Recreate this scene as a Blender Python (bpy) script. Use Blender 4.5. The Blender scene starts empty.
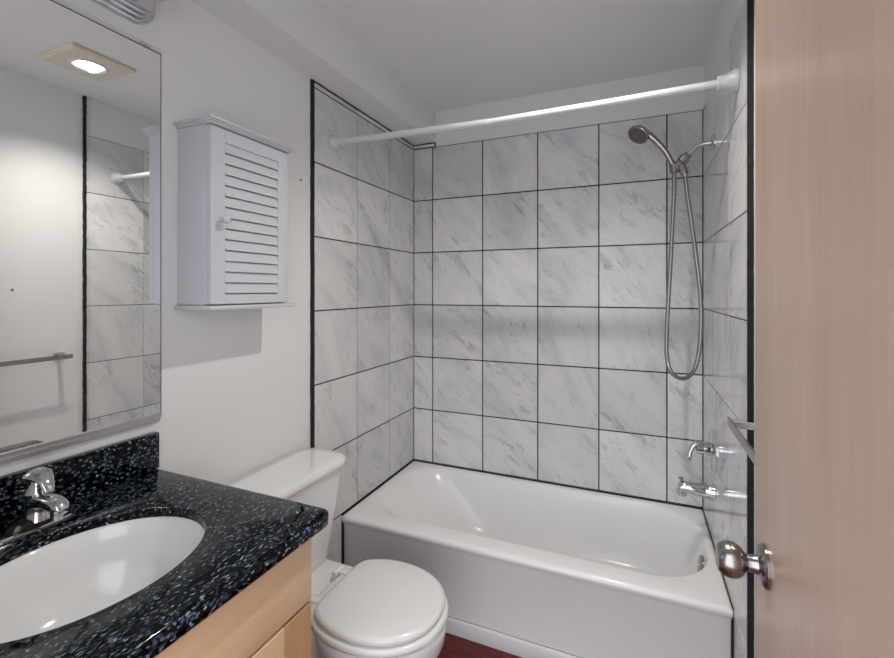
import bpy, bmesh, math, random
from mathutils import Vector, Matrix

random.seed(7)
PI = math.pi
C = bpy.context.scene.collection
S = bpy.context.scene

# ------------------------------------------------------------------ camera, world, light, exposure
CAM_Z = 1.39
cam_d = bpy.data.cameras.new('camera')
cam = bpy.data.objects.new('camera', cam_d)
C.objects.link(cam)
cam.location = (0, 0, CAM_Z)
cam.rotation_euler = (PI / 2, 0, math.radians(23.1))
cam_d.sensor_width = 36.0
cam_d.lens = 36.0 * 443.6 / 894.0
cam_d.shift_y = -38.7 / 894.0
cam_d.clip_start = 0.01
S.camera = cam

w = bpy.data.worlds.new('world')
S.world = w
w.use_nodes = True
w.node_tree.nodes['Background'].inputs[0].default_value = (0.87, 0.90, 1.0, 1)
w.node_tree.nodes['Background'].inputs[1].default_value = 3.1

LAMP_POWER = 56.0
S.view_settings.view_transform = 'Standard'
S.view_settings.look = 'None'
S.view_settings.gamma = 1.0
S.view_settings.use_curve_mapping = False
S.view_settings.exposure = 0.0


# ------------------------------------------------------------------ materials
def new_mat(name):
    m = bpy.data.materials.new(name)
    m.use_nodes = True
    return m, m.node_tree.nodes, m.node_tree.links, m.node_tree.nodes['Principled BSDF']


def ramp(nodes, stops):
    r = nodes.new('ShaderNodeValToRGB')
    e = r.color_ramp.elements
    while len(e) < len(stops):
        e.new(0.5)
    for k, (p, c) in enumerate(stops):
        e[k].position = p
        e[k].color = (*c, 1)
    return r


def simple(name, col, rough=0.5, metal=0.0, bump=0.0, bscale=60.0, var=0.03, coat=0.0, spec=0.5):
    """plain finish with a slight procedural unevenness in colour and surface"""
    m, n, l, p = new_mat(name)
    tc = n.new('ShaderNodeTexCoord')
    nz = n.new('ShaderNodeTexNoise')
    nz.inputs['Scale'].default_value = bscale
    nz.inputs['Detail'].default_value = 3
    l.new(tc.outputs['Object'], nz.inputs['Vector'])
    r = ramp(n, [(0.3, tuple(c * (1 - var) for c in col)), (0.7, tuple(min(1, c * (1 + var)) for c in col))])
    l.new(nz.outputs['Fac'], r.inputs['Fac'])
    l.new(r.outputs['Color'], p.inputs['Base Color'])
    p.inputs['Roughness'].default_value = rough
    p.inputs['Metallic'].default_value = metal
    p.inputs['Coat Weight'].default_value = coat
    p.inputs['Coat Roughness'].default_value = 0.05
    p.inputs['Specular IOR Level'].default_value = spec
    if bump:
        b = n.new('ShaderNodeBump')
        b.inputs['Strength'].default_value = bump
        b.inputs['Distance'].default_value = 0.002
        l.new(nz.outputs['Fac'], b.inputs['Height'])
        l.new(b.outputs['Normal'], p.inputs['Normal'])
    return m


def marble(name, axis, stretch, rough=0.16, spec=0.45):
    """pale grey marble; every tile has its own streak direction, turned about the wall's normal"""
    m, n, l, p = new_mat(name)
    tc = n.new('ShaderNodeTexCoord')
    geo = n.new('ShaderNodeNewGeometry')
    rnd = geo.outputs['Random Per Island']
    wn = n.new('ShaderNodeTexWhiteNoise'); wn.noise_dimensions = '1D'
    l.new(rnd, wn.inputs['W'])
    sc = n.new('ShaderNodeVectorMath'); sc.operation = 'SCALE'; sc.inputs['Scale'].default_value = 23.0
    l.new(wn.outputs['Color'], sc.inputs[0])
    add = n.new('ShaderNodeVectorMath'); add.operation = 'ADD'
    l.new(tc.outputs['Object'], add.inputs[0]); l.new(sc.outputs[0], add.inputs[1])
    ang = n.new('ShaderNodeMapRange')
    ang.inputs['To Min'].default_value = 0.5; ang.inputs['To Max'].default_value = 1.35
    l.new(wn.outputs['Value'], ang.inputs['Value'])
    rot = n.new('ShaderNodeVectorRotate'); rot.rotation_type = 'AXIS_ANGLE'
    rot.inputs['Axis'].default_value = axis
    l.new(add.outputs[0], rot.inputs['Vector']); l.new(ang.outputs[0], rot.inputs['Angle'])
    mp = n.new('ShaderNodeMapping'); mp.inputs['Scale'].default_value = stretch
    l.new(rot.outputs[0], mp.inputs['Vector'])

    def noise(src, scale, det, rg, dist=0.0):
        q = n.new('ShaderNodeTexNoise')
        q.inputs['Scale'].default_value = scale; q.inputs['Detail'].default_value = det
        q.inputs['Roughness'].default_value = rg; q.inputs['Distortion'].default_value = dist
        l.new(src.outputs[0], q.inputs['Vector'])
        return q

    def mult(a_, b_, fac):
        q = n.new('ShaderNodeMix'); q.data_type = 'RGBA'; q.blend_type = 'MULTIPLY'
        if isinstance(fac, float): q.inputs['Factor'].default_value = fac
        else: l.new(fac, q.inputs['Factor'])
        l.new(a_, q.inputs['A']); l.new(b_, q.inputs['B'])
        return q.outputs['Result']
    cloud = noise(mp, 2.2, 4, 0.6, 0.5)
    r1 = ramp(n, [(0.30, (0.60, 0.61, 0.62)), (0.50, (0.735, 0.735, 0.73)), (0.72, (0.80, 0.79, 0.775))])
    l.new(cloud.outputs['Fac'], r1.inputs['Fac'])
    streak = noise(mp, 9.0, 7, 0.68, 0.5)
    r2 = ramp(n, [(0.28, (0.50, 0.50, 0.50)), (0.48, (1, 1, 1))])
    l.new(streak.outputs['Fac'], r2.inputs['Fac'])
    mask = noise(add, 4.5, 2, 0.5)
    r3 = ramp(n, [(0.38, (0.10, 0.10, 0.10)), (0.62, (1, 1, 1))])
    l.new(mask.outputs['Fac'], r3.inputs['Fac'])
    c = mult(r1.outputs['Color'], r2.outputs['Color'], r3.outputs['Color'])
    fleck = noise(mp, 30.0, 3, 0.6)
    r4 = ramp(n, [(0.30, (0.60, 0.60, 0.58)), (0.37, (1, 1, 1))])
    l.new(fleck.outputs['Fac'], r4.inputs['Fac'])
    c = mult(c, r4.outputs['Color'], r3.outputs['Color'])
    hsv = n.new('ShaderNodeHueSaturation')
    mr = n.new('ShaderNodeMapRange')
    mr.inputs['To Min'].default_value = 0.88; mr.inputs['To Max'].default_value = 1.08
    l.new(rnd, mr.inputs['Value'])
    l.new(mr.outputs[0], hsv.inputs['Value'])
    l.new(c, hsv.inputs['Color'])
    l.new(hsv.outputs['Color'], p.inputs['Base Color'])
    p.inputs['Roughness'].default_value = rough
    p.inputs['Specular IOR Level'].default_value = spec
    return m


def granite(name):
    m, n, l, p = new_mat(name)
    tc = n.new('ShaderNodeTexCoord')
    nz = n.new('ShaderNodeTexNoise'); nz.inputs['Scale'].default_value = 9; nz.inputs['Detail'].default_value = 3
    l.new(tc.outputs['Object'], nz.inputs['Vector'])
    mixv = n.new('ShaderNodeMix'); mixv.data_type = 'VECTOR'; mixv.inputs['Factor'].default_value = 0.05
    l.new(tc.outputs['Object'], mixv.inputs['A']); l.new(nz.outputs['Color'], mixv.inputs['B'])
    cols = []
    for rotz, sc, lo, hi, c1, c2 in ((0.75, 85, 0.50, 1.0, (0.003, 0.004, 0.006), (0.034, 0.050, 0.072)),
                                     (0.95, 118, 0.70, 1.0, (0, 0, 0), (0.17, 0.22, 0.28)),
                                     (0.60, 165, 0.89, 0.99, (0, 0, 0), (0.40, 0.47, 0.54))):
        mp = n.new('ShaderNodeMapping')
        mp.inputs['Rotation'].default_value = (0.35, 0.25, rotz)
        mp.inputs['Scale'].default_value = (2.6, 1.0, 1.6)
        l.new(mixv.outputs['Result'], mp.inputs['Vector'])
        v = n.new('ShaderNodeTexVoronoi'); v.inputs['Scale'].default_value = sc
        l.new(mp.outputs[0], v.inputs['Vector'])
        sep = n.new('ShaderNodeSeparateColor')
        l.new(v.outputs['Color'], sep.inputs[0])
        r = ramp(n, [(lo, c1), (hi, c2)])
        l.new(sep.outputs[0], r.inputs['Fac'])
        edge = ramp(n, [(0.25, (1, 1, 1)), (0.62, (0.0, 0.0, 0.0))])
        l.new(v.outputs['Distance'], edge.inputs['Fac'])
        mm = n.new('ShaderNodeMix'); mm.data_type = 'RGBA'; mm.blend_type = 'MULTIPLY'; mm.inputs['Factor'].default_value = 1
        l.new(r.outputs['Color'], mm.inputs['A']); l.new(edge.outputs['Color'], mm.inputs['B'])
        cols.append(mm.outputs['Result'])
    out = cols[0]
    for c in cols[1:]:
        ad = n.new('ShaderNodeMix'); ad.data_type = 'RGBA'; ad.blend_type = 'ADD'; ad.inputs['Factor'].default_value = 1
        l.new(out, ad.inputs['A']); l.new(c, ad.inputs['B'])
        out = ad.outputs['Result']
    l.new(out, p.inputs['Base Color'])
    p.inputs['Roughness'].default_value = 0.06
    p.inputs['Specular IOR Level'].default_value = 0.22
    return m


def wood(name, c1, c2, axis, scale=9.0, rough=0.35, spec=0.5, coat=0.0):
    """straight-grained wood; axis = the direction the grain runs"""
    m, n, l, p = new_mat(name)
    tc = n.new('ShaderNodeTexCoord')
    mp = n.new('ShaderNodeMapping')
    sc = [1.0, 1.0, 1.0]; sc['xyz'.index(axis)] = 0.07
    mp.inputs['Scale'].default_value = sc
    l.new(tc.outputs['Object'], mp.inputs['Vector'])
    n1 = n.new('ShaderNodeTexNoise'); n1.inputs['Scale'].default_value = scale
    n1.inputs['Detail'].default_value = 5; n1.inputs['Distortion'].default_value = 0.6
    l.new(mp.outputs[0], n1.inputs['Vector'])
    n2 = n.new('ShaderNodeTexNoise'); n2.inputs['Scale'].default_value = scale * 14; n2.inputs['Detail'].default_value = 2
    l.new(mp.outputs[0], n2.inputs['Vector'])
    mx = n.new('ShaderNodeMix'); mx.data_type = 'FLOAT'; mx.inputs['Factor'].default_value = 0.3
    l.new(n1.outputs['Fac'], mx.inputs['A']); l.new(n2.outputs['Fac'], mx.inputs['B'])
    r = ramp(n, [(0.3, c1), (0.7, c2)])
    l.new(mx.outputs['Result'], r.inputs['Fac'])
    l.new(r.outputs['Color'], p.inputs['Base Color'])
    p.inputs['Roughness'].default_value = rough
    p.inputs['Specular IOR Level'].default_value = spec
    p.inputs['Coat Weight'].default_value = coat
    return m


def floor_wood(name):
    m, n, l, p = new_mat(name)
    tc = n.new('ShaderNodeTexCoord')
    br = n.new('ShaderNodeTexBrick')
    br.inputs['Color1'].default_value = (0.15, 0.014, 0.009, 1)
    br.inputs['Color2'].default_value = (0.10, 0.010, 0.007, 1)
    br.inputs['Mortar'].default_value = (0.012, 0.004, 0.003, 1)
    br.inputs['Scale'].default_value = 1.0
    br.inputs['Mortar Size'].default_value = 0.0015
    br.inputs['Brick Width'].default_value = 0.9
    br.inputs['Row Height'].default_value = 0.085
    l.new(tc.outputs['Object'], br.inputs['Vector'])
    nz = n.new('ShaderNodeTexNoise'); nz.inputs['Scale'].default_value = 60; nz.inputs['Detail'].default_value = 5
    mp = n.new('ShaderNodeMapping'); mp.inputs['Scale'].default_value = (0.1, 1, 1)
    l.new(tc.outputs['Object'], mp.inputs['Vector']); l.new(mp.outputs[0], nz.inputs['Vector'])
    r = ramp(n, [(0.3, (0.5, 0.5, 0.5)), (0.7, (1.3, 1.2, 1.2))])
    l.new(nz.outputs['Fac'], r.inputs['Fac'])
    mm = n.new('ShaderNodeMix'); mm.data_type = 'RGBA'; mm.blend_type = 'MULTIPLY'; mm.inputs['Factor'].default_value = 1
    l.new(br.outputs['Color'], mm.inputs['A']); l.new(r.outputs['Color'], mm.inputs['B'])
    l.new(mm.outputs['Result'], p.inputs['Base Color'])
    p.inputs['Roughness'].default_value = 0.28
    return m


def emitter(name, col, strength):
    m, n, l, p = new_mat(name)
    p.inputs['Base Color'].default_value = (0.9, 0.9, 0.9, 1)
    p.inputs['Emission Color'].default_value = (*col, 1)
    p.inputs['Emission Strength'].default_value = strength
    return m


M = dict(
    wall=simple('white_wall_paint', (0.80, 0.80, 0.79), 0.5, bump=0.12, bscale=120, var=0.012),
    ceiling=simple('white_ceiling_paint', (0.80, 0.80, 0.79), 0.6, bump=0.12, bscale=120, var=0.012),
    tile_left=marble('marble_left', (1, 0, 0), (1, 1, 3.2), 0.30, 0.25),
    tile_back=marble('marble_back', (0, -1, 0), (1, 1, 3.0), 0.30, 0.22),
    tile_right=marble('marble_right', (1, 0, 0), (1, 1, 3.2), 0.11, 0.45),
    grout=simple('dark_grout', (0.018, 0.018, 0.020), 0.9, var=0.2),
    caulk=simple('black_caulk', (0.010, 0.010, 0.011), 0.8, bump=0.5, bscale=150, var=0.2),
    floor=floor_wood('red_brown_floor_boards'),
    enamel=simple('white_tub_enamel', (0.90, 0.90, 0.895), 0.21, var=0.01, bscale=5),
    china=simple('white_vitreous_china', (0.85, 0.85, 0.84), 0.10, var=0.01, bscale=5, coat=0.3),
    seat=simple('white_seat_plastic', (0.82, 0.82, 0.80), 0.18, var=0.01, bscale=5),
    cabinet_white=simple('white_cabinet_paint', (0.60, 0.615, 0.645), 0.35, var=0.01, bscale=20),
    trim_white=simple('white_trim_paint', (0.68, 0.68, 0.68), 0.35, var=0.015, bscale=20),
    rod=simple('white_rod_enamel', (0.66, 0.67, 0.685), 0.28, var=0.01, bscale=20),
    chrome=simple('polished_chrome', (0.66, 0.67, 0.70), 0.07, 1.0, var=0.02, bscale=30),
    nickel=simple('brushed_nickel', (0.36, 0.34, 0.325), 0.24, 1.0, var=0.05, bscale=90),
    dark_chrome=simple('dark_polished_metal', (0.055, 0.048, 0.040), 0.12, 1.0, var=0.05, bscale=90),
    hose=simple('flexible_steel_hose', (0.33, 0.33, 0.315), 0.34, 1.0, var=0.05, bscale=90),
    face=simple('dark_spray_face', (0.12, 0.11, 0.10), 0.35, 0.4, var=0.1, bscale=90),
    mirror=simple('silvered_mirror_glass', (0.93, 0.94, 0.93), 0.0, 1.0, var=0.002, bscale=2),
    mirror_edge=simple('dark_mirror_edge', (0.05, 0.055, 0.055), 0.3, var=0.1),
    aluminium=simple('aluminium_channel', (0.62, 0.62, 0.62), 0.3, 1.0, bump=0.3, bscale=200, var=0.08),
    beige=simple('beige_light_housing', (0.74, 0.68, 0.55), 0.4, var=0.02),
    granite=granite('black_blue_granite'),
    maple_h=wood('maple_along', (0.62, 0.40, 0.225), (0.74, 0.52, 0.32), 'y', 12),
    maple_v=wood('maple_upright', (0.46, 0.255, 0.125), (0.58, 0.345, 0.185), 'z', 16),
    door=wood('pale_door_veneer', (0.40, 0.275, 0.20), (0.53, 0.385, 0.29), 'z', 7, rough=0.30),
    dark=simple('dark_gap', (0.02, 0.012, 0.01), 0.8, var=0.1),
    hole=simple('dark_hole', (0.01, 0.01, 0.01), 0.9, var=0.1),
    water_red=simple('red_mark', (0.4, 0.02, 0.02), 0.3, var=0.02),
    lens=emitter('lit_lamp_lens', (0.93, 0.97, 1.0), 3.5),
)


# ------------------------------------------------------------------ mesh builder
def V(*a):
    return Vector(a)


def axis_matrix(d):
    d = Vector(d).normalized()
    return d.to_track_quat('Z', 'Y').to_matrix()


class B:
    def __init__(self):
        self.bm = bmesh.new()
        self.mi = 0

    def _mark(self, faces):
        for f in faces:
            f.material_index = self.mi
        return faces

    def box(self, lo, hi, bev=0.0, seg=2):
        bm = self.bm
        vs = [bm.verts.new((x, y, z)) for x in (lo[0], hi[0]) for y in (lo[1], hi[1]) for z in (lo[2], hi[2])]
        q = [(0, 1, 3, 2), (4, 6, 7, 5), (0, 4, 5, 1), (2, 3, 7, 6), (0, 2, 6, 4), (1, 5, 7, 3)]
        fs = [bm.faces.new([vs[i] for i in f]) for f in q]
        self._mark(fs)
        if bev > 0:
            es = list({e for f in fs for e in f.edges})
            r = bmesh.ops.bevel(bm, geom=es, offset=bev, segments=seg, affect='EDGES', profile=0.5, clamp_overlap=True)
            self._mark(r['faces'])
        return self

    def loft(self, rings, cap0=True, cap1=True, closed=True):
        bm = self.bm
        vr = [[bm.verts.new(p) for p in r] for r in rings]
        n = len(vr[0])
        fs = []
        for a, b in zip(vr[:-1], vr[1:]):
            for i in range(n if closed else n - 1):
                j = (i + 1) % n
                fs.append(bm.faces.new((a[i], a[j], b[j], b[i])))
        if cap0:
            fs.append(bm.faces.new(vr[0][::-1]))
        if cap1:
            fs.append(bm.faces.new(vr[-1]))
        self._mark(fs)
        return self

    def lathe(self, org, d, prof, n=40, cap0=True, cap1=True):
        """prof: (distance along d, radius)"""
        mt = axis_matrix(d)
        org = Vector(org)
        rings = []
        for h, r in prof:
            rings.append([org + mt @ V(max(r, 1e-5) * math.cos(2 * PI * k / n), max(r, 1e-5) * math.sin(2 * PI * k / n), h) for k in range(n)])
        return self.loft(rings, cap0, cap1)

    def tube(self, pts, rad, n=14, sub=6, caps=True, corrugate=0.0):
        pts = [Vector(p) for p in pts]
        rads = rad if isinstance(rad, (list, tuple)) else [rad] * len(pts)
        P, R = [], []
        if sub > 1 and len(pts) > 2:
            for i in range(len(pts) - 1):
                p0 = pts[i - 1] if i else 2 * pts[0] - pts[1]
                p1, p2 = pts[i], pts[i + 1]
                p3 = pts[i + 2] if i + 2 < len(pts) else 2 * pts[-1] - pts[-2]
                for k in range(sub):
                    t = k / sub
                    P.append(0.5 * ((2 * p1) + (p2 - p0) * t + (2 * p0 - 5 * p1 + 4 * p2 - p3) * t * t + (3 * p1 - p0 - 3 * p2 + p3) * t ** 3))
                    R.append(rads[i] * (1 - t) + rads[i + 1] * t)
            P.append(pts[-1]); R.append(rads[-1])
        else:
            P, R = pts, list(rads)
        t0 = (P[1] - P[0]).normalized()
        up = V(0, 0, 1) if abs(t0.z) < 0.9 else V(0, 1, 0)
        nx = t0.cross(up).normalized()
        rings = []
        for i, p in enumerate(P):
            t = (P[min(i + 1, len(P) - 1)] - P[max(i - 1, 0)]).normalized()
            nx = (nx - t * nx.dot(t)).normalized()
            ny = t.cross(nx)
            rr = R[i] * (1 + (corrugate if i % 2 else -corrugate))
            rings.append([p + nx * (rr * math.cos(2 * PI * k / n)) + ny * (rr * math.sin(2 * PI * k / n)) for k in range(n)])
        return self.loft(rings, caps, caps)

    def build(self, name, mats, parent=None, sharp=32.0, smooth=True):
        bm = self.bm
        bmesh.ops.recalc_face_normals(bm, faces=bm.faces[:])
        for f in bm.faces:
            f.smooth = smooth
        lim = math.radians(sharp)
        for e in bm.edges:
            if len(e.link_faces) == 2 and e.calc_face_angle(0) > lim:
                e.smooth = False
        if parent is None:
            xs = [v.co.x for v in bm.verts]; ys = [v.co.y for v in bm.verts]; zs = [v.co.z for v in bm.verts]
            off = V((min(xs) + max(xs)) / 2, (min(ys) + max(ys)) / 2, min(zs))
        else:
            off = world_loc(parent)
        for v in bm.verts:
            v.co -= off
        me = bpy.data.meshes.new(name)
        bm.to_mesh(me)
        bm.free()
        for m in (mats if isinstance(mats, (list, tuple)) else [mats]):
            me.materials.append(m)
        o = bpy.data.objects.new(name, me)
        C.objects.link(o)
        if parent is None:
            o.location = off
        else:
            o.parent = parent
        return o


def world_loc(o):
    p = V(0, 0, 0)
    while o is not None:
        p += o.location
        o = o.parent
    return p


def thing(name, loc, label, cat, group=None):
    o = bpy.data.objects.new(name, None)
    C.objects.link(o)
    o.location = loc
    o.empty_display_size = 0.05
    return tag(o, label, cat, group)


def tag(o, label, cat, group=None):
    o['label'] = label
    o['category'] = cat
    if group:
        o['group'] = group
    return o


def struct(o):
    o['kind'] = 'structure'
    return o


def rrect(x0, x1, y0, y1, z, r, k=8, rr=None):
    """rounded rectangle ring in the XY plane; rr = radii of corners (x1y1, x0y1, x0y0, x1y0)"""
    rs = rr or (r, r, r, r)
    out = []
    cs = [(x1, y1, 0), (x0, y1, 90), (x0, y0, 180), (x1, y0, 270)]
    for (cx, cy, a0), q in zip(cs, rs):
        sx = -1 if cx == x1 else 1
        sy = -1 if cy == y1 else 1
        ox, oy = cx + sx * q, cy + sy * q
        for i in range(k + 1):
            a = math.radians(a0 + 90 * i / k)
            out.append(V(ox + q * math.cos(a), oy + q * math.sin(a), z))
    return out


# ------------------------------------------------------------------ room shell
XL, XR, YB, YF = -1.237, 0.294, 2.38, 0.10
ZC = 2.444
T = 0.31
SOF_X, SOF_Z = -1.087, 2.262

b = B(); b.box((XL - 0.1, -1.2, -0.06), (XR + 0.1, YB + 0.1, 0.0)); struct(b.build('floor', M['floor']))
b = B(); b.box((XL - 0.1, YF - 0.1, ZC), (XR + 0.1, YB + 0.1, ZC + 0.08)); struct(b.build('ceiling', M['ceiling']))
b = B(); b.box((XL - 0.1, YF - 0.1, 0), (XL, YB, ZC)); struct(b.build('wall_left', M['wall']))
b = B(); b.box((XL - 0.1, YB, 0), (XR + 0.1, YB + 0.1, ZC)); struct(b.build('wall_back', M['wall']))
b = B(); b.box((XR, YF - 0.1, 0), (XR + 0.1, YB, ZC)); struct(b.build('wall_right', M['wall']))
DX0, DX1, DZ = -0.60, 0.235, 2.05
b = B()
b.box((XL, YF - 0.1, 0), (DX0, YF, ZC))
b.box((DX0, YF - 0.1, DZ), (DX1, YF, ZC))
b.box((DX1, YF - 0.1, 0), (XR, YF, ZC))
struct(b.build('wall_front', M['wall']))
b = B(); b.box((XL, YF, SOF_Z), (SOF_X, YB, ZC)); struct(b.build('ceiling_soffit', M['ceiling']))

# tile surrounds: dark grout bed with single tiles standing slightly proud of it
TH = 0.007


def tile_panel(name, place, us, vs, mat, skip=None, gu=0.0022, gv=0.0028, extra=()):
    """place(u, v, depth) -> point; us / vs = joint lines"""
    b = B()
    b.mi = 1

    def slab(u0, u1, v0, v1, d0, d1, bev):
        p = [place(u0, v0, d0), place(u1, v1, d1)]
        lo = [min(p[0][k], p[1][k]) for k in range(3)]
        hi = [max(p[0][k], p[1][k]) for k in range(3)]
        b.box(lo, hi, bev, 1)
    for (u0, u1, v0, v1) in extra or [(us[0], us[-1], vs[0], vs[-1])]:
        slab(u0, u1, v0, v1, 0.0, TH - 0.0012, 0)
    b.mi = 0
    for i in range(len(us) - 1):
        for j in range(len(vs) - 1):
            if skip and skip(i, j):
                continue
            slab(us[i] + gu, us[i + 1] - gu, vs[j] + gv, vs[j + 1] - gv, 0.0004, TH, 0.0009)
    return struct(b.build(name, [mat, M['grout']], smooth=False))


rows = [0.004, 0.064] + [0.374 + T * k for k in range(7)]
top = rows[-1]
LY = [1.478, 1.788, 2.094, YB - TH]
tile_panel('wall_left_tile', lambda u, v, d: (XL + d, u, v), LY, rows + [SOF_Z - 0.004], M['tile_left'], gu=0.0016)
BX = [XL + TH, -1.1045, -0.7945, -0.4845, -0.1745, 0.1355, XR - TH]
tile_panel('wall_back_tile', lambda u, v, d: (u, YB - d, v), BX, rows[2:], M['tile_back'], gu=0.003, gv=0.003)
b = B()
b.mi = 1; b.box((XL + TH, YB - TH + 0.0012, top), (SOF_X, YB, SOF_Z - 0.001))
b.mi = 0; b.box((XL + TH + 0.004, YB - TH, top + 0.004), (SOF_X - 0.007, YB - 0.001, SOF_Z - 0.007), 0.0008, 1)
struct(b.build('wall_back_tile_strip', [M['tile_back'], M['grout']], smooth=False))
RY = [1.446, 1.755, 2.065, YB - TH]
tile_panel('wall_right_tile', lambda u, v, d: (XR - d, u, v), RY, rows, M['tile_right'], gu=0.0007, gv=0.0018)


def ragged(name, place, length0, length1, w0, w1, d, step=0.025, jit=0.002):
    """bead of caulk with an uneven edge"""
    b = B()
    n = int((length1 - length0) / step)
    rings = []
    for i in range(n + 1):
        t = length0 + (length1 - length0) * i / n
        a, c = w0 + random.uniform(-jit, jit), w1 + random.uniform(-jit, jit)
        rings.append([Vector(place(t, a, 0)), Vector(place(t, c, 0)), Vector(place(t, c, d)), Vector(place(t, a, d))])
    b.loft(rings)
    return struct(b.build(name, M['caulk'], smooth=False))


ragged('trim_1', lambda t, q, d: (XL + d, q, t), 0.002, SOF_Z - 0.002, 1.462, 1.479, 0.0085, jit=0.0012)
ragged('trim_2', lambda t, q, d: (XL + d, t, q), 1.464, YB - 0.001, SOF_Z - 0.0085, SOF_Z - 0.001, 0.0085, jit=0.001)
ragged('trim_3', lambda t, q, d: (XR - d, q, t), 0.002, ZC - 0.003, 1.4345, 1.4465, 0.0140, jit=0.0014, step=0.018)
ragged('trim_4', lambda t, q, d: (t, YB - d, q), XL + 0.007, SOF_X + 0.001, SOF_Z - 0.0075, SOF_Z - 0.001, 0.0085, jit=0.0008)

# ------------------------------------------------------------------ bathtub
TX0, TX1, TY0, TY1, TZ = XL + TH + 0.002, XR - TH - 0.001, 1.659, YB - TH - 0.002, 0.370
tub = thing('bathtub', ((TX0 + TX1) / 2, (TY0 + TY1) / 2, 0),
            'long white enamel bathtub set between three marble tiled walls', 'bathtub')
b = B()
rings = []


def tring(i0, z, r, front=None):
    rings.append(rrect(TX0 + i0, TX1 - i0, TY0 + (front if front is not None else i0), TY1 - i0, z, r, 10))


tring(0.004, 0.055, 0.004, 0.016)
tring(0.004, 0.325, 0.004, 0.012)
tring(0.002, 0.338, 0.005, 0.006)
tring(0.000, 0.346, 0.006, 0.001)
tring(0.000, 0.356, 0.006, 0.000)
tring(0.001, 0.3635, 0.006, 0.003)
tring(0.004, 0.368, 0.008, 0.009)
tring(0.009, 0.370, 0.010, 0.018)
R0 = (0.23, 0.20, 0.20, 0.23)
# inner basin: (left, right, front, back, z, radius scale)
for L_, R_, F_, K_, z, q in ((-1.195, 0.268, 1.748, 2.335, 0.3700, 1.0),
                             (-1.187, 0.263, 1.753, 2.331, 0.3685, 1.0),
                             (-1.175, 0.258, 1.759, 2.327, 0.3640, 1.0),
                             (-1.158, 0.254, 1.765, 2.323, 0.3550, 1.0),
                             (-1.135, 0.251, 1.770, 2.319, 0.3400, 1.0),
                             (-1.090, 0.245, 1.779, 2.311, 0.3000, 1.0),
                             (-1.020, 0.232, 1.789, 2.302, 0.2300, 1.0),
                             (-0.950, 0.214, 1.799, 2.292, 0.1600, 0.98),
                             (-0.900, 0.190, 1.812, 2.280, 0.1150, 0.95),
                             (-0.850, 0.160, 1.835, 2.257, 0.0850, 0.85),
                             (-0.790, 0.100, 1.875, 2.220, 0.0720, 0.7),
                             (-0.600, -0.05, 1.960, 2.130, 0.0680, 0.35)):
    rings.append(rrect(L_, R_, F_, K_, z, 0, 10, tuple(x * q for x in R0)))
b.loft(rings, True, True)
b.build('basin', M['enamel'], tub, sharp=60)
b = B()
b.lathe((0.243, 2.035, 0.285), (-1, 0, 0.12), [(-0.01, 0.038), (0.006, 0.040), (0.011, 0.037), (0.012, 0.026), (0.010, 0.0)], 36)
ov = b.build('overflow_plate', M['nickel'], tub); ov['label'] = 'chrome overflow plate'
b = B()
b.lathe((0.2315, 2.035, 0.2864), (-1, 0, 0.12), [(-0.002, 0.006), (0.003, 0.005), (0.004, 0.0)], 14)
b.build('screw', M['nickel'], ov)
b = B()
b.lathe((-0.02, 2.045, 0.066), (0, 0, 1), [(-0.004, 0.032), (0.005, 0.030), (0.007, 0.018), (0.005, 0.0)], 32)
dr = b.build('drain', M['chrome'], tub); dr['label'] = 'chrome drain'

# moulding along the foot of the tub
b = B()
prof = [(0.0, 0.0), (-0.020, 0.0), (-0.020, 0.006), (-0.017, 0.030), (-0.010, 0.047), (0.0, 0.052)]
rings = []
for x in (TX0 + 0.004, TX1 - 0.004):
    rings.append([V(x, 1.6748 + y, z + 0.001) for y, z in prof])
b.loft(rings)
struct(b.build('baseboard_tub', M['trim_white']))
# dark sealing line between tub and tile
b = B()
b.box((TX0, TY1 - 0.002, TZ - 0.002), (TX1, TY1 + 0.0018, TZ + 0.003))
b.box((XL + TH, TY0 + 0.004, TZ - 0.002), (TX0 + 0.004, TY1, TZ + 0.004))
b.box((TX1 - 0.001, TY0 + 0.004, TZ - 0.003), (XR - TH, TY1, TZ + 0.0015))
b.box((TX0 - 0.0019, TY0 + 0.004, 0.002), (TX0 + 0.0035, TY0 + 0.016, TZ - 0.03))
b.box((TX1 - 0.0035, TY0 + 0.004, 0.002), (TX1 + 0.0009, TY0 + 0.016, TZ - 0.03))
struct(b.build('trim_5', M['caulk'], smooth=False))

# ------------------------------------------------------------------ vanity
CX0, CX1, CY0, CY1, CZ0, CZ1 = XL + 0.001, -0.630, YF + 0.002, 0.817, 0.861, 0.899
SX, SY, SRX, SRY = -0.919, 0.484, 0.1700, 0.2010

vc = thing('vanity_cabinet', ((CX0 - 0.67) / 2, 0.45, 0), 'light maple vanity cabinet under the black granite countertop', 'cabinet')
CB1 = 0.785
b = B()
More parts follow.
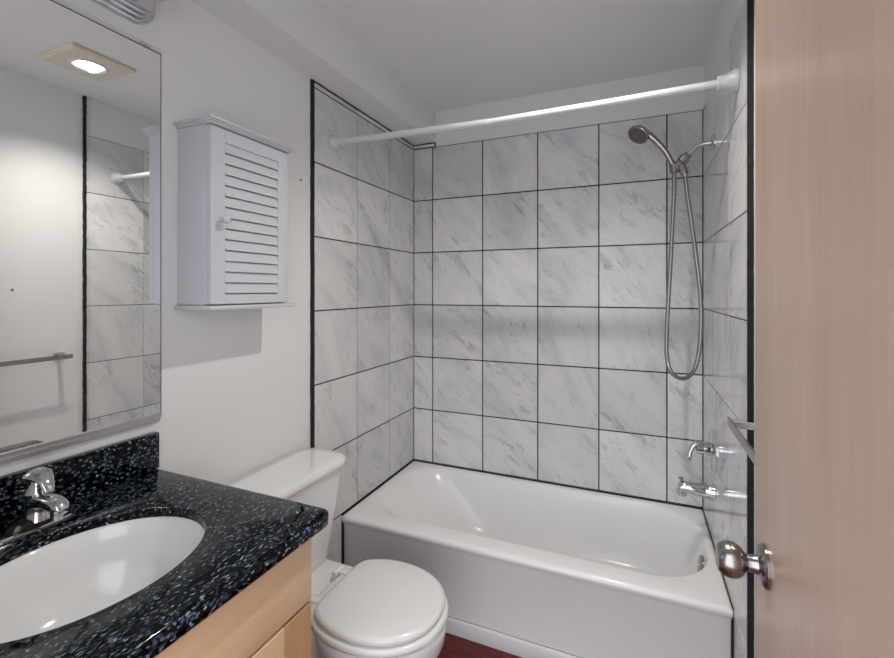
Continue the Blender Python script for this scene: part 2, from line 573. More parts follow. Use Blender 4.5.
# carcass: sides, bottom, back rail and face frame, hollow so that the sink hangs inside
b.box((CX0, CY0, 0.10), (-0.679, CY0 + 0.018, CZ0))
b.box((CX0, CB1 - 0.018, 0.0), (-0.679, CB1, CZ0))
b.box((CX0, CY0 + 0.018, 0.10), (-0.679, CB1 - 0.018, 0.118))
b.box((-0.75, CY0 + 0.018, 0.0), (-0.735, CB1 - 0.018, 0.10))
b.box((-0.697, CY0 + 0.018, 0.118), (-0.679, CY0 + 0.06, CZ0))
b.box((-0.697, CB1 - 0.06, 0.118), (-0.679, CB1 - 0.018, CZ0))
b.box((-0.697, CY0 + 0.06, CZ0 - 0.04), (-0.679, CB1 - 0.06, CZ0))
b.box((-0.697, CY0 + 0.06, 0.66), (-0.679, CB1 - 0.06, 0.71))
b.build('carcass', M['maple_v'], vc)
b = B(); b.box((-0.679, CY0 + 0.004, 0.711), (-0.658, CB1 - 0.002, 0.856), 0.002, 2)
b.build('drawer_front', M['maple_h'], vc)


def vanity_door(y0, y1):
    z0, z1, xf, sw = 0.115, 0.704, -0.658, 0.082
    b = B(); b.box((-0.675, y0 + sw - 0.01, z0 + sw - 0.01), (-0.667, y1 - sw + 0.01, z1 - sw + 0.01))
    d = b.build('door', M['maple_v'], vc)
    for (ya, yb) in ((y0, y0 + sw), (y1 - sw, y1)):
        b = B(); b.box((-0.679, ya, z0), (xf, yb, z1), 0.0015, 1)
        b.build('stile', M['maple_v'], d)
    for (za, zb) in ((z0, z0 + sw), (z1 - sw, z1)):
        b = B(); b.box((-0.679, y0 + sw, za), (xf, y1 - sw, zb), 0.0015, 1)
        b.build('rail', M['maple_h'], d)
    return d


ym = (CY0 + CB1) / 2
vanity_door(CY0 + 0.004, ym - 0.0015)
vanity_door(ym + 0.0015, CB1 - 0.002)

ct = thing('countertop', ((CX0 + CX1) / 2, (CY0 + CY1) / 2, CZ0),
           'black and blue flecked granite vanity countertop with an oval sink cutout', 'countertop')
b = B()
NA = 240


def outer_pt(ang, inset, z, r=0.016):
    """countertop outline seen from the sink centre"""
    x0, x1, y0, y1 = CX0, CX1 - inset, CY0, CY1 - inset
    dx, dy = math.cos(ang), math.sin(ang)
    ts = []
    if dx > 1e-9: ts.append((x1 - SX) / dx)
    if dx < -1e-9: ts.append((x0 - SX) / dx)
    if dy > 1e-9: ts.append((y1 - SY) / dy)
    if dy < -1e-9: ts.append((y0 - SY) / dy)
    t = min(ts)
    x, y = SX + dx * t, SY + dy * t
    # round the free front corner
    ox, oy = x1 - r, y1 - r
    if x > ox and y > oy:
        fx, fy = SX - ox, SY - oy
        bb = fx * dx + fy * dy
        cc = fx * fx + fy * fy - r * r
        t = -bb + math.sqrt(max(bb * bb - cc, 0))
        x, y = SX + dx * t, SY + dy * t
    return V(x, y, z)


corner_angs = [math.atan2(y - SY, x - SX) % (2 * PI) for x in (CX0, CX1) for y in (CY0, CY1)]
angs = [2 * PI * k / NA for k in range(NA)]
for ca in corner_angs[:3]:
    k = min(range(NA), key=lambda i: abs(angs[i] - ca))
    angs[k] = ca
fine = corner_angs[3]
rings = []


def oring(inset, z):
    rings.append([outer_pt(a, inset, z) for a in angs])


def ering(g, z):
    rings.append([V(SX + (SRX + g) * math.cos(a), SY + (SRY + g) * math.sin(a), z) for a in angs])


ZS = CZ1 - 0.020
ering(0.0, ZS)
oring(0.035, ZS)
oring(0.035, CZ0)
oring(0.010, CZ0)
for g, z in ((0.005, CZ0 + 0.002), (0.001, CZ0 + 0.007), (0.0, CZ0 + 0.014), (0.0, CZ1 - 0.010), (0.0012, CZ1 - 0.005), (0.004, CZ1 - 0.0015), (0.009, CZ1)):
    oring(g, z)
ering(0.004, CZ1)
ering(0.001, CZ1 - 0.001)
ering(0.0, CZ1 - 0.004)
ering(0.0, ZS)
b.loft(rings, False, False)
bmesh.ops.remove_doubles(b.bm, verts=b.bm.verts[:], dist=1e-6)
b.build('slab', M['granite'], ct, sharp=50)
b = B(); b.box((CX0, CY0, CZ1 + 0.0002), (XL + 0.024, CY1, 0.998), 0.002, 2)
b.build('backsplash', M['granite'], ct)

sk = thing('sink', (SX, SY, 0.70), 'oval white sink set under the black granite counter', 'sink')
b = B()
rings = []
ZS = CZ1 - 0.020
prof = [(0.012, ZS - 0.0005), (0.0, ZS - 0.0005), (-0.004, ZS - 0.006), (-0.010, 0.84), (-0.022, 0.795), (-0.045, 0.757), (-0.075, 0.732), (-0.11, 0.722), (-0.145, 0.719)]
inner = [[V(SX + (SRX + g) * math.cos(a), SY + (SRY + g) * math.sin(a), z) for a in angs] for g, z in prof]
outer = [[V(SX + (SRX + g + 0.010) * math.cos(a), SY + (SRY + g + 0.010) * math.sin(a), z - 0.008) for a in angs] for g, z in prof[2:]]
rim = [[V(SX + (SRX + 0.012) * math.cos(a), SY + (SRY + 0.012) * math.sin(a), ZS - 0.010) for a in angs]]
b.loft(outer[::-1] + rim + inner, True, True)
b.build('bowl', M['china'], sk, sharp=70)
b = B(); b.lathe((SX, SY, 0.7195), (0, 0, 1), [(-0.001, 0.026), (0.003, 0.024), (0.003, 0.015), (0.006, 0.013), (0.007, 0.0)], 28)
d_ = b.build('drain', M['chrome'], sk); d_['label'] = 'chrome drain'

# faucet
FX, FY = -1.150, 0.515
fc = thing('faucet', (FX, FY, CZ1), 'chrome single lever faucet behind the oval sink', 'faucet')
b = B()
rr = []
for i, (g, z) in enumerate(((0.0, CZ1 + 0.0003), (0.0, CZ1 + 0.004), (-0.002, CZ1 + 0.006), (-0.006, CZ1 + 0.007))):
    rr.append(rrect(FX - 0.027 - g, FX + 0.027 + g, FY - 0.082 - g, FY + 0.062 + g, z, 0.0268 + g, 8))
b.loft(rr)
b.build('base_plate', M['chrome'], fc)
b = B()
b.loft([[V(FX + 0.024 * q * math.cos(a), FY - 0.004 + 0.052 * q * math.sin(a), CZ1 + z) for a in [2 * PI * k / 36 for k in range(36)]]
        for q, z in ((1.0, 0.0062), (1.0, 0.010), (0.93, 0.017), (0.78, 0.023), (0.55, 0.027), (0.2, 0.029))])
dm = b.build('base_dome', M['dark_chrome'], fc); dm['label'] = 'dark oval base dome'
b = B()
b.lathe((FX, FY, CZ1 + 0.016), (0, 0, 1), [(0, 0.026), (0.012, 0.023), (0.030, 0.0205), (0.046, 0.021), (0.056, 0.022), (0.062, 0.019), (0.068, 0.015), (0.076, 0.013), (0.083, 0.012)], 32)
b.build('body', M['chrome'], fc)
b = B()
rings = []
for x, z, hw, hh in ((0.006, 0.052, 0.020, 0.015), (0.025, 0.058, 0.019, 0.013), (0.050, 0.061, 0.018, 0.012), (0.072, 0.059, 0.017, 0.012), (0.088, 0.054, 0.015, 0.012), (0.096, 0.050, 0.009, 0.007)):
    rings.append([V(FX + x, FY + hw * math.copysign(abs(math.cos(a)) ** 0.7, math.cos(a)), CZ1 + z + hh * math.copysign(abs(math.sin(a)) ** 0.7, math.sin(a))) for a in [2 * PI * k / 24 for k in range(24)]])
b.loft(rings)
sp = b.build('spout', M['chrome'], fc, sharp=60)
b = B(); b.lathe((FX + 0.077, FY, CZ1 + 0.050), (0, 0, -1), [(0, 0.0125), (0.012, 0.0125), (0.014, 0.011), (0.020, 0.0105), (0.0205, 0.008), (0.016, 0.0)], 24)
b.build('aerator', M['chrome'], sp)
b = B()
# domed lever cap with a long tongue pointing towards the wall side of the room
rings = []
for x, z, hw, th in ((-0.046, 0.098, 0.006, 0.004), (-0.038, 0.104, 0.013, 0.008), (-0.020, 0.112, 0.022, 0.013), (0.0, 0.118, 0.026, 0.016), (0.020, 0.119, 0.024, 0.015), (0.040, 0.116, 0.018, 0.010), (0.056, 0.109, 0.013, 0.006), (0.066, 0.100, 0.010, 0.004), (0.071, 0.092, 0.006, 0.003)):
    rings.append([V(FX + x * 0.72, FY + 0.92 * hw * math.cos(a), CZ1 + z - 0.013 + th * (math.sin(a) if math.sin(a) > 0 else 0.55 * math.sin(a))) for a in [2 * PI * k / 24 for k in range(24)]])
b.loft(rings)
hd = b.build('lever_handle', M['chrome'], fc, sharp=60)
b = B(); b.lathe((FX + 0.0135, FY - 0.004, CZ1 + 0.086), (1, -0.3, 0), [(-0.003, 0.0032), (0.0006, 0.003), (0.001, 0)], 12)
mk = b.build('temperature_mark', M['water_red'], hd); mk['label'] = 'red temperature mark'

# ------------------------------------------------------------------ mirror and vanity light
MY0, MY1, MZ0, MZ1 = 0.15, 0.834, 1.036, 2.055
mr = thing('wall_mirror', (XL, (MY0 + MY1) / 2, MZ0), 'large frameless wall mirror above the vanity', 'mirror')
b = B()
b.mi = 1; b.box((XL + 0.0005, MY0, MZ0), (XL + 0.0058, MY1, MZ1))
b.mi = 0; b.box((XL + 0.0056, MY0 + 0.0025, MZ0 + 0.001), (XL + 0.006, MY1 - 0.0025, MZ1 - 0.003))
b.build('glass', [M['mirror'], M['mirror_edge']], mr, smooth=False)
b = B()
b.box((XL + 0.0005, MY0, MZ0 - 0.012), (XL + 0.011, MY1 - 0.006, MZ0 - 0.0005), 0.001, 1)
b.box((XL + 0.0075, MY0, MZ0 - 0.001), (XL + 0.011, MY1 - 0.002, MZ0 + 0.010), 0.001, 1)
ch = b.build('bottom_channel', M['aluminium'], mr); ch['label'] = 'pitted aluminium channel'
b = B(); b.box((XL + 0.0005, MY0, MZ1 + 0.0005), (XL + 0.007, MY1, MZ1 + 0.012), 0.001, 1)
b.build('top_channel', M['trim_white'], mr)


def clip(y, z, up):
    b = B()
    s = 1 if up else -1
    b.box((XL + 0.0112 if not up else XL + 0.0072, y - 0.014, min(z, z + s * 0.010)), (XL + 0.0135 if not up else XL + 0.0095, y + 0.014, max(z, z + s * 0.010)), 0.001, 1)
    return b.build('clip', M['aluminium'], mr)


clip(MY1 - 0.045, MZ1 - 0.001, True)
clip(MY1 - 0.055, MZ0 + 0.003, False)

vl = thing('vanity_light', (XL, 0.55, 2.10), 'chrome ribbed vanity light bar on the wall above the mirror', 'wall light')
b = B()
ZM = 2.165
rings = []


def stad(g, x):
    return [V(XL + x, p.x, p.y) for p in rrect(0.22 + g, 0.815 - g, ZM - 0.062 + g, ZM + 0.062 - g, 0, 0.0615 - g, 12)]


steps = [(0.000, 0.0006), (0.000, 0.010), (0.002, 0.013), (0.006, 0.014), (0.008, 0.015), (0.008, 0.022), (0.010, 0.025), (0.014, 0.026), (0.016, 0.027),
         (0.016, 0.034), (0.018, 0.037), (0.022, 0.038), (0.024, 0.039), (0.024, 0.046), (0.026, 0.049), (0.032, 0.050)]
for g, x in steps:
    rings.append(stad(g, x))
b.loft(rings)
b.build('back_plate', M['chrome'], vl, sharp=25)
for y in (0.30, 0.52, 0.735):
    b = B()
    b.lathe((XL + 0.0502, y, ZM), (1, 0, 0), [(0, 0.024), (0.02, 0.022), (0.025, 0.018)], 24)
    so = b.build('socket', M['chrome'], vl)
    b = B()
    b.lathe((XL + 0.075, y, ZM), (1, 0, 0), [(0.0, 0.014)] + [(0.048 - 0.042 * math.cos(PI * k / 12), 0.042 * math.sin(PI * k / 12)) for k in range(3, 13)], 28)
    b.build('bulb', M['china'], so)

# ------------------------------------------------------------------ louvered wall cabinet
wc = thing('wall_cabinet', (XL, 1.04, 1.335), 'small white louvered wall cabinet hanging above the toilet', 'cabinet')
KY0, KY1, KZ0, KZ1, KX = 0.885, 1.192, 1.346, 1.862, -1.122
b = B(); b.box((XL + 0.0008, KY0, KZ0), (KX, KY1, KZ1), 0.0015, 1)
b.build('body', M['cabinet_white'], wc)
b = B()
for g, z0, z1 in ((0.005, KZ1 + 0.0002, KZ1 + 0.005), (0.010, KZ1 + 0.005, KZ1 + 0.010), (0.015, KZ1 + 0.010, KZ1 + 0.017)):
    b.box((XL + 0.0008, KY0 - g, z0), (-1.099 + g, KY1 + g, z1), 0.0015, 2)
b.build('cornice', M['cabinet_white'], wc)
b = B(); b.box((XL + 0.0008, KY0 - 0.012, KZ0 - 0.012), (-1.099 + 0.013, KY1 + 0.016, KZ0 - 0.0002), 0.003, 2)
b.build('bottom_ledge', M['cabinet_white'], wc)
DY0, DY1, DZ0, DZ1 = KY0 + 0.001, KY1 - 0.013, KZ0 + 0.004, KZ1 - 0.005
b = B()
FX0, FX1 = KX + 0.001, -1.099
b.box((FX0, DY0, DZ0), (FX1, DY0 + 0.048, DZ1), 0.001, 1)
b.box((FX0, DY1 - 0.038, DZ0), (FX1, DY1, DZ1), 0.001, 1)
b.box((FX0, DY0 + 0.048, DZ0), (FX1, DY1 - 0.038, DZ0 + 0.028), 0.001, 1)
b.box((FX0, DY0 + 0.048, DZ1 - 0.038), (FX1, DY1 - 0.038, DZ1), 0.001, 1)
b.box((FX0, DY0 + 0.04, DZ0 + 0.03), (FX0 + 0.004, DY1 - 0.03, DZ1 - 0.045))
cd = b.build('door', M['cabinet_white'], wc, smooth=False)
b = B()
z0, z1 = DZ0 + 0.028, DZ1 - 0.038
NS = 14
p = (z1 - z0) / NS
for k in range(NS):
    za = z0 + k * p
    y0, y1 = DY0 + 0.0485, DY1 - 0.0385
    q = [(FX1 - 0.002, za + 0.0035), (FX1 + 0.0005, za + 0.0045), (FX1 - 0.006, za + p + 0.0012), (FX1 - 0.010, za + p + 0.0012)]
    b.loft([[V(x, y0, z) for x, z in q], [V(x, y1, z) for x, z in q]])
b.build('louvers', M['cabinet_white'], cd, smooth=False)
b = B()
b.lathe((FX1 + 0.0002, DY0 + 0.034, 1.594), (1, 0, 0), [(0, 0.008), (0.004, 0.007), (0.010, 0.0065), (0.014, 0.010), (0.019, 0.0135), (0.024, 0.013), (0.028, 0.009), (0.029, 0)], 28)
b.build('knob', M['cabinet_white'], cd)
b = B(); b.box((KX + 0.001, DY1 + 0.002, KZ0 + 0.002), (-1.105, KY1, KZ1 - 0.001), 0.001, 1)
b.build('frame_strip', M['cabinet_white'], wc)

# ------------------------------------------------------------------ toilet
TCY = 1.200
tl = thing('toilet', (-0.80, TCY, 0), 'white toilet with closed lid between the vanity and the bathtub', 'toilet')


def egg(cx, rb, rf, ry, z, n=56, pw=2.0):
    out = []
    for k in range(n):
        a = 2 * PI * k / n
        ca, sa = math.cos(a), math.sin(a)
        e = 2.0 / pw
        x = (rf if ca > 0 else rb) * math.copysign(abs(ca) ** e, ca)
        y = ry * math.copysign(abs(sa) ** e, sa)
        out.append(V(cx + x, TCY + y, z))
    return out


b = B()
rings = [egg(-0.86, 0.22, 0.20, 0.115, 0.001, pw=2.6), egg(-0.86, 0.22, 0.20, 0.118, 0.02, pw=2.6), egg(-0.86, 0.21, 0.19, 0.105, 0.05, pw=2.5),
         egg(-0.85, 0.20, 0.20, 0.100, 0.14, pw=2.3), egg(-0.81, 0.20, 0.215, 0.115, 0.21), egg(-0.775, 0.195, 0.225, 0.150, 0.28),
         egg(-0.755, 0.200, 0.226, 0.176, 0.33), egg(-0.752, 0.205, 0.226, 0.183, 0.36), egg(-0.752, 0.206, 0.226, 0.184, 0.378),
         egg(-0.752, 0.200, 0.220, 0.178, 0.384), egg(-0.752, 0.165, 0.185, 0.145, 0.384), egg(-0.752, 0.155, 0.175, 0.135, 0.372),
         egg(-0.765, 0.12, 0.14, 0.10, 0.26), egg(-0.78, 0.05, 0.06, 0.045, 0.20)]
b.loft(rings)
b.build('bowl', M['china'], tl, sharp=60)
b = B()
b.loft([rrect(-1.205, -0.90, TCY - 0.105, TCY + 0.105, 0.10, 0.03, 6), rrect(-1.21, -0.895, TCY - 0.115, TCY + 0.115, 0.25, 0.03, 6),
        rrect(-1.215, -0.885, TCY - 0.155, TCY + 0.155, 0.345, 0.035, 6), rrect(-1.215, -0.885, TCY - 0.160, TCY + 0.160, 0.374, 0.035, 6),
        rrect(-1.210, -0.890, TCY - 0.155, TCY + 0.155, 0.380, 0.033, 6)])
b.build('tank_shelf', M['china'], tl, sharp=60)
b = B()
b.loft([rrect(-1.212, -1.065, TCY - 0.170, TCY + 0.170, 0.3805, 0.045, 8), rrect(-1.218, -1.055, TCY - 0.180, TCY + 0.180, 0.41, 0.05, 8),
        rrect(-1.222, -1.033, TCY - 0.205, TCY + 0.205, 0.60, 0.055, 8), rrect(-1.222, -1.018, TCY - 0.218, TCY + 0.218, 0.7275, 0.06, 8)])
b.build('tank', M['china'], tl, sharp=60)
b = B()
b.loft([rrect(-1.226, -1.014, TCY - 0.224, TCY + 0.224, 0.7280, 0.065, 12), rrect(-1.228, -1.006, TCY - 0.232, TCY + 0.232, 0.733, 0.07, 12),
        rrect(-1.228, -1.004, TCY - 0.234, TCY + 0.234, 0.750, 0.075, 12), rrect(-1.227, -1.006, TCY - 0.232, TCY + 0.232, 0.757, 0.074, 12),
        rrect(-1.224, -1.013, TCY - 0.226, TCY + 0.226, 0.7615, 0.07, 12), rrect(-1.19, -1.05, TCY - 0.19, TCY + 0.19, 0.7635, 0.04, 12)])
b.build('tank_lid', M['china'], tl, sharp=60)


def cut(ring, xmin, soft=0.02):
    """flatten the back of an oval with a soft corner"""
    out = []
    for q in ring:
        d = xmin + soft - q.x
        x = q.x if d <= 0 else xmin + soft - soft * (1 - math.exp(-d / soft))
        out.append(V(x, q.y, q.z))
    return out


SB = -0.945
b = B()
b.loft([cut(egg(-0.752, 0.205, 0.222, 0.184, 0.3895, pw=2.15), SB + 0.006), cut(egg(-0.752, 0.210, 0.228, 0.188, 0.3920, pw=2.15), SB), cut(egg(-0.752, 0.211, 0.229, 0.189, 0.403, pw=2.15), SB),
        cut(egg(-0.752, 0.208, 0.226, 0.186, 0.409, pw=2.15), SB), cut(egg(-0.752, 0.203, 0.220, 0.181, 0.4115, pw=2.15), SB + 0.004),
        egg(-0.752, 0.12, 0.15, 0.11, 0.4115), egg(-0.752, 0.115, 0.145, 0.105, 0.402), egg(-0.752, 0.12, 0.15, 0.11, 0.3925)], True, True)
b.build('seat', M['seat'], tl, sharp=60)
LB = -0.900
b = B()
b.loft([cut(egg(-0.745, 0.200, 0.207, 0.177, 0.4165, pw=2.15), LB + 0.004), cut(egg(-0.745, 0.205, 0.210, 0.179, 0.4185, pw=2.15), LB), cut(egg(-0.745, 0.206, 0.211, 0.180, 0.4270, pw=2.15), LB),
        cut(egg(-0.745, 0.203, 0.208, 0.177, 0.4335, pw=2.15), LB + 0.001), cut(egg(-0.745, 0.190, 0.196, 0.165, 0.4375, pw=2.15), LB + 0.010),
        cut(egg(-0.745, 0.12, 0.13, 0.11, 0.4395), LB + 0.02), egg(-0.745, 0.04, 0.04, 0.04, 0.4400)])
b.build('lid', M['seat'], tl, sharp=60)
for s in (-1, 1):
    b = B()
    y = TCY + s * 0.075
    b.box((-0.978, y - 0.020, 0.3805), (-0.948, y + 0.020, 0.396), 0.004, 2)
    b.tube([(-0.958, y - 0.022, 0.408), (-0.958, y + 0.022, 0.408)], 0.011, 16, 1)
    b.box((-0.962, y - 0.012, 0.404), (-0.896, y + 0.012, 0.4160), 0.003, 2)
    b.build('hinge', M['seat'], tl)

# ------------------------------------------------------------------ shower fittings
rd = thing('shower_rod', (-0.47, 1.602, 2.02), 'white tension shower rod spanning the tub alcove', 'shower rod')
ry, RZL, RZM, RZR = 1.602, 2.040, 2.024, 2.034      # the joint in the middle sags a little
b = B()
b.tube([(XL + TH + 0.02, ry, RZL), (-0.85, ry, RZL - 0.0085), (-0.52, ry, RZM)], 0.0135, 24, 6)
b.build('outer_tube', M['rod'], rd)
b = B(); b.tube([(-0.53, ry, RZM), (-0.10, ry, RZM + 0.004), (XR - TH - 0.02, ry, RZR)], 0.0122, 24, 6)
b.lathe((-0.52, ry, RZM), (1, 0, 0.005), [(-0.004, 0.0142), (0.008, 0.0142), (0.010, 0.0125)], 24)
b.build('inner_tube', M['rod'], rd)
for x, d, z in ((XL + TH + 0.0005, 1, RZL), (XR - TH - 0.0005, -1, RZR)):
    b = B()
    b.lathe((x, ry, z), (d, 0, 0), [(0, 0.034), (0.006, 0.035), (0.010, 0.034), (0.020, 0.028), (0.032, 0.0225), (0.044, 0.0205), (0.045, 0.022), (0.054, 0.022), (0.056, 0.019)], 36)
    b.build('flange', M['rod'], rd)

SYY = 2.06
XT = XR - TH
sh = thing('shower', (XT, SYY, 1.0), 'brushed metal hand shower with looped hose on a wall arm', 'shower')
b = B()
b.lathe((XT - 0.0004, SYY, 1.984), (-1, 0, 0), [(0, 0.034), (0.003, 0.034), (0.007, 0.029), (0.009, 0.015), (0.010, 0.011)], 36)
fl = b.build('wall_flange', M['chrome'], sh); fl['label'] = 'chrome wall flange'
b = B()
b.tube([(XT - 0.004, SYY, 1.984), (0.262, SYY, 1.984), (0.240, SYY, 1.981), (0.220, SYY, 1.969), (0.204, SYY, 1.953), (0.190, SYY, 1.937)], 0.0115, 18, 6)
b.build('arm_pipe', M['chrome'], sh)
b = B()
dv = V(-0.72, 0, -0.69).normalized()
o0 = V(0.199, SYY, 1.947)
b.lathe(o0, dv, [(0, 0.012), (0.002, 0.0155), (0.010, 0.0155), (0.012, 0.0135), (0.016, 0.0135), (0.018, 0.021), (0.040, 0.021), (0.043, 0.016), (0.046, 0.0165), (0.080, 0.0165), (0.082, 0.012)], 28)
q0 = o0 + dv * 0.052
b.lathe(q0 + V(0.008, 0, -0.004), V(0.36, 0, -1), [(0, 0.0150), (0.014, 0.0165), (0.040, 0.0165), (0.042, 0.0120), (0.050, 0.0110)], 24)
q1 = o0 + dv * 0.072
b.lathe(q1 + V(-0.004, 0, 0.016), V(0.05, 0, -1), [(0, 0.0150), (0.002, 0.0185), (0.036, 0.0175), (0.038, 0.0135)], 24)
b.build('diverter', M['nickel'], sh)

hx, hy, hz = 0.012, 2.035, 2.050
b = B()
b.tube([(0.1453, 2.0580, 1.8864), (0.1384, 2.0560, 1.9103), (0.1169, 2.0520, 1.9571), (0.0926, 2.0470, 1.9921), (0.0686, 2.0430, 2.0204), (0.0500, 2.0400, 2.0382), (0.0313, 2.0370, 2.0490)],
       [0.0105, 0.0112, 0.0118, 0.0122, 0.013, 0.015, 0.017], 20, 6)
hs = b.build('hand_grip', M['nickel'], sh)
nd = V(-0.50, -0.50, -0.80).normalized()
b = B()
b.lathe(V(hx, hy, hz) - nd * 0.010, nd, [(-0.016, 0.006), (-0.013, 0.018), (-0.004, 0.032), (0.008, 0.041), (0.016, 0.0445), (0.022, 0.0445), (0.025, 0.042)], 40)
b.build('spray_head', M['nickel'], hs)
b = B()
b.lathe(V(hx, hy, hz) + nd * 0.0125, nd, [(0, 0.040), (0.003, 0.039), (0.0045, 0.030), (0.003, 0.020), (0.006, 0.017), (0.007, 0.0)], 36)
sf = b.build('spray_face', M['face'], hs); sf['label'] = 'dark spray face'
b = B()
hend = q0 + V(0.008, 0, -0.004) + V(0.36, 0, -1).normalized() * 0.046
pts = [(0.1453, 2.0580, 1.8864), (0.144, SYY - 0.002, 1.79), (0.138, SYY, 1.66), (0.131, SYY, 1.50), (0.123, SYY, 1.35), (0.117, SYY, 1.20), (0.118, SYY, 1.11),
       (0.134, SYY, 1.050), (0.172, SYY, 1.026), (0.208, SYY, 1.048), (0.230, SYY, 1.11), (0.241, SYY, 1.22), (0.240, SYY, 1.36), (0.225, SYY, 1.52), (0.206, SYY, 1.68), (0.193, SYY, 1.78), (hend.x, hend.y, hend.z)]
b.tube(pts, 0.0082, 10, 26, corrugate=0.10)
hs2 = b.build('hose', M['hose'], sh, sharp=60); hs2['label'] = 'ribbed grey hose'

VY = 2.055
vv = thing('tub_valve', (XT, VY, 0.75), 'chrome single lever tub valve above the spout', 'valve')
b = B()
b.lathe((XT - 0.0004, VY, 0.748), (-1, 0, 0), [(0, 0.084), (0.003, 0.084), (0.007, 0.078), (0.010, 0.045), (0.012, 0.030)], 48)
b.build('escutcheon', M['chrome'], vv)
b = B()
b.lathe((XT - 0.010, VY, 0.752), (-1, 0, 0), [(0, 0.027), (0.020, 0.026), (0.023, 0.021), (0.027, 0.021), (0.030, 0.025), (0.050, 0.024), (0.056, 0.015)], 32)
b.build('valve_stem', M['chrome'], vv)
b = B()
b.tube([(0.236, VY, 0.762), (0.224, VY - 0.003, 0.766), (0.212, VY - 0.007, 0.757), (0.203, VY - 0.010, 0.738), (0.198, VY - 0.012, 0.716), (0.200, VY - 0.013, 0.700)], [0.013, 0.014, 0.012, 0.0095, 0.0105, 0.008], 18, 6)
b.build('lever', M['chrome'], vv, sharp=60)

SPY = 2.030
ts = thing('tub_spout', (XT, SPY, 0.56), 'chrome tub spout with diverter pull above the bathtub rim', 'spout')
b = B()
rings = []
for x, z, r, dz in ((XT - 0.0004, 0.590, 0.0315, 0), (0.280, 0.590, 0.032, 0), (0.275, 0.590, 0.0295, 0), (0.248, 0.592, 0.0280, 0), (0.208, 0.594, 0.0250, 0), (0.180, 0.596, 0.0235, -0.001), (0.166, 0.594, 0.0225, -0.006), (0.158, 0.588, 0.021, -0.010), (0.154, 0.580, 0.016, -0.012)):
    rings.append([V(x + dz * (1 - math.sin(a)) * 0.25, SPY + r * math.cos(a), z + r * math.sin(a)) for a in [2 * PI * k / 32 for k in range(32)]])
b.loft(rings)
b.lathe((0.171, SPY, 0.580), (0.05, 0, -1), [(0, 0.018), (0.020, 0.017), (0.021, 0.014), (0.012, 0.0)], 28)
s_ = b.build('spout_body', M['chrome'], ts, sharp=50)
b = B(); b.lathe((0.168, SPY, 0.612), (0, 0, 1), [(0, 0.004), (0.010, 0.004), (0.012, 0.009), (0.017, 0.010), (0.020, 0.006)], 20)
b.build('diverter_pull', M['nickel'], ts)

# ------------------------------------------------------------------ towel bar on the right wall
tb = thing('towel_bar', (XR, 1.05, 1.06), 'flat metal towel bar on the right wall behind the door', 'towel bar')
TZB = 1.050
b = B(); b.box((0.218, 0.74, TZB - 0.011), (0.224, 1.352, TZB + 0.011), 0.0012, 1)
b.build('bar', M['nickel'], tb)
for y in (0.765, 1.327):
    b = B()
    b.box((0.287, y - 0.024, TZB - 0.018), (XR - 0.0004, y + 0.024, TZB + 0.018), 0.002, 2)
    b.box((0.2242, y - 0.010, TZB - 0.009), (0.2872, y + 0.010, TZB + 0.009), 0.0015, 1)
    b.build('bracket', M['chrome'], tb)

# ------------------------------------------------------------------ door
b = B(); b.box((0.196, 0.188, 0.012), (0.231, 0.948, 2.040), 0.0015, 1)
dr = struct(b.build('door_1', M['door']))
b = B()
KYY, KZZ = 0.877, 0.936
b.lathe((0.1958, KYY, KZZ), (-1, 0, 0), [(0, 0.034), (0.004, 0.034), (0.008, 0.030), (0.010, 0.022), (0.012, 0.0155), (0.018, 0.0135), (0.026, 0.0135), (0.030, 0.0165),
                                         (0.034, 0.0225), (0.040, 0.0268), (0.047, 0.0285), (0.056, 0.0278), (0.063, 0.0248), (0.068, 0.0205), (0.0695, 0.0170), (0.0690, 0.010), (0.0695, 0.0)], 48)
b.build('door_knob', M['nickel'], dr)
b = B(); b.box((0.2012, 0.9475, KZZ - 0.028), (0.2255, 0.9488, KZZ + 0.028), 0.0005, 1)
b.build('latch_plate', M['nickel'], dr)
for z in (0.25, 1.05, 1.82):
    b = B(); b.tube([(0.2345, 0.190, z - 0.045), (0.2345, 0.190, z + 0.045)], 0.0045, 12, 1)
    b.build('hinge', M['nickel'], dr)

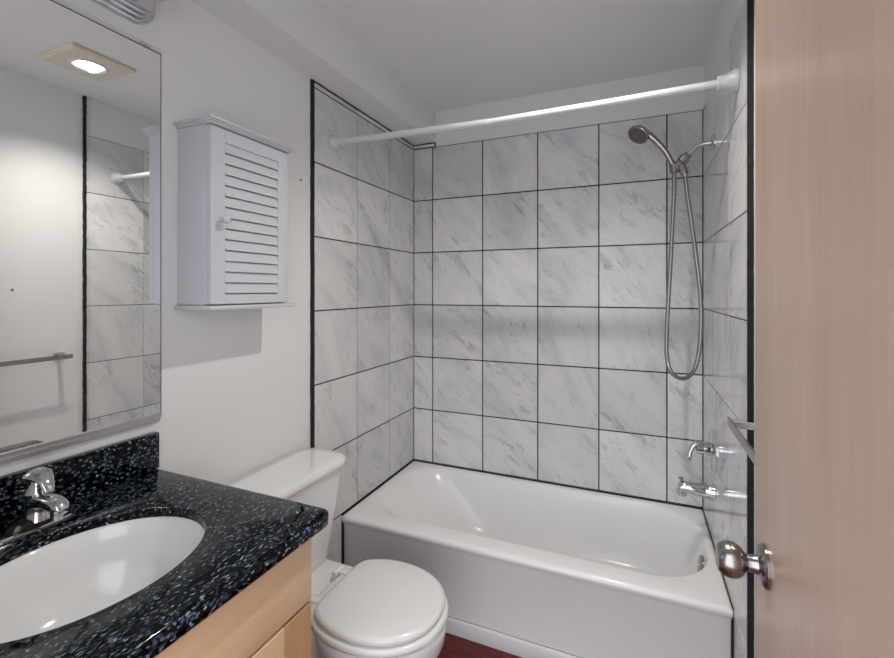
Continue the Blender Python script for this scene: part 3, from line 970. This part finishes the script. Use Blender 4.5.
# ------------------------------------------------------------------ ceiling light (the room's lamp)
LX, LY_ = -0.137, 1.235
cl = thing('ceiling_light', (LX, LY_, ZC - 0.02), 'square beige recessed ceiling light with a round bright lens', 'ceiling light')
b = B()
rings = []
for h, z in ((0.130, ZC - 0.0004), (0.130, ZC - 0.012), (0.120, ZC - 0.020), (0.116, ZC - 0.020)):
    rings.append(rrect(LX - h, LX + h, LY_ - h, LY_ + h, z, 0.003, 8))
NR = len(rings[0])
for r, z in ((0.074, ZC - 0.020), (0.072, ZC - 0.016), (0.066, ZC - 0.006)):
    ring = []
    for p_ in rings[0]:
        a = math.atan2(p_.y - LY_, p_.x - LX)
        ring.append(V(LX + r * math.cos(a), LY_ + r * math.sin(a), z))
    rings.append(ring)
b.loft(rings, False, False)
b.build('housing', M['beige'], cl)
b = B()
b.lathe((LX, LY_, ZC - 0.014), (0, 0, -1), [(-0.002, 0.0725), (0.006, 0.074), (0.010, 0.072), (0.010, 0.064), (0.006, 0.060)], 40, False, False)
b.build('trim_ring', M['trim_white'], cl)
b = B()
b.lathe((LX, LY_, ZC - 0.014), (0, 0, -1), [(-0.004, 0.0585), (0.004, 0.0585), (0.006, 0.050), (0.007, 0.03), (0.0075, 0)], 36)
b.build('lens', M['lens'], cl)
ld = bpy.data.lights.new('ceiling_lamp', 'SPOT')
ld.spot_size = math.radians(132)
ld.spot_blend = 0.8
ld.shadow_soft_size = 0.02
ld.energy = LAMP_POWER
ld.color = (1.0, 0.955, 0.89)
lo = bpy.data.objects.new('ceiling_lamp', ld)
C.objects.link(lo)
lo.parent = cl
lo.location = (0.0, 0.012, -0.0045)
lo.rotation_euler = (math.radians(2), math.radians(5), 0)   # the lamp sits a little tilted in its gimbal

# ------------------------------------------------------------------ small marks on the walls
b = B(); b.lathe((XL + 0.0002, 1.405, 1.832), (1, 0, 0), [(0, 0.004), (0.0025, 0.0035), (0.003, 0)], 14)
tag(b.build('nail_head', M['hole']), 'tiny dark nail head in the wall right of the louvered cabinet', 'nail', 'nail heads left in the walls')
b = B(); b.lathe((XR - 0.0002, 1.140, 1.392), (-1, 0, 0), [(0, 0.005), (0.0025, 0.0045), (0.003, 0)], 14)
tag(b.build('nail_head', M['hole']), 'tiny dark nail head seen in the mirror, above the towel bar', 'nail', 'nail heads left in the walls')
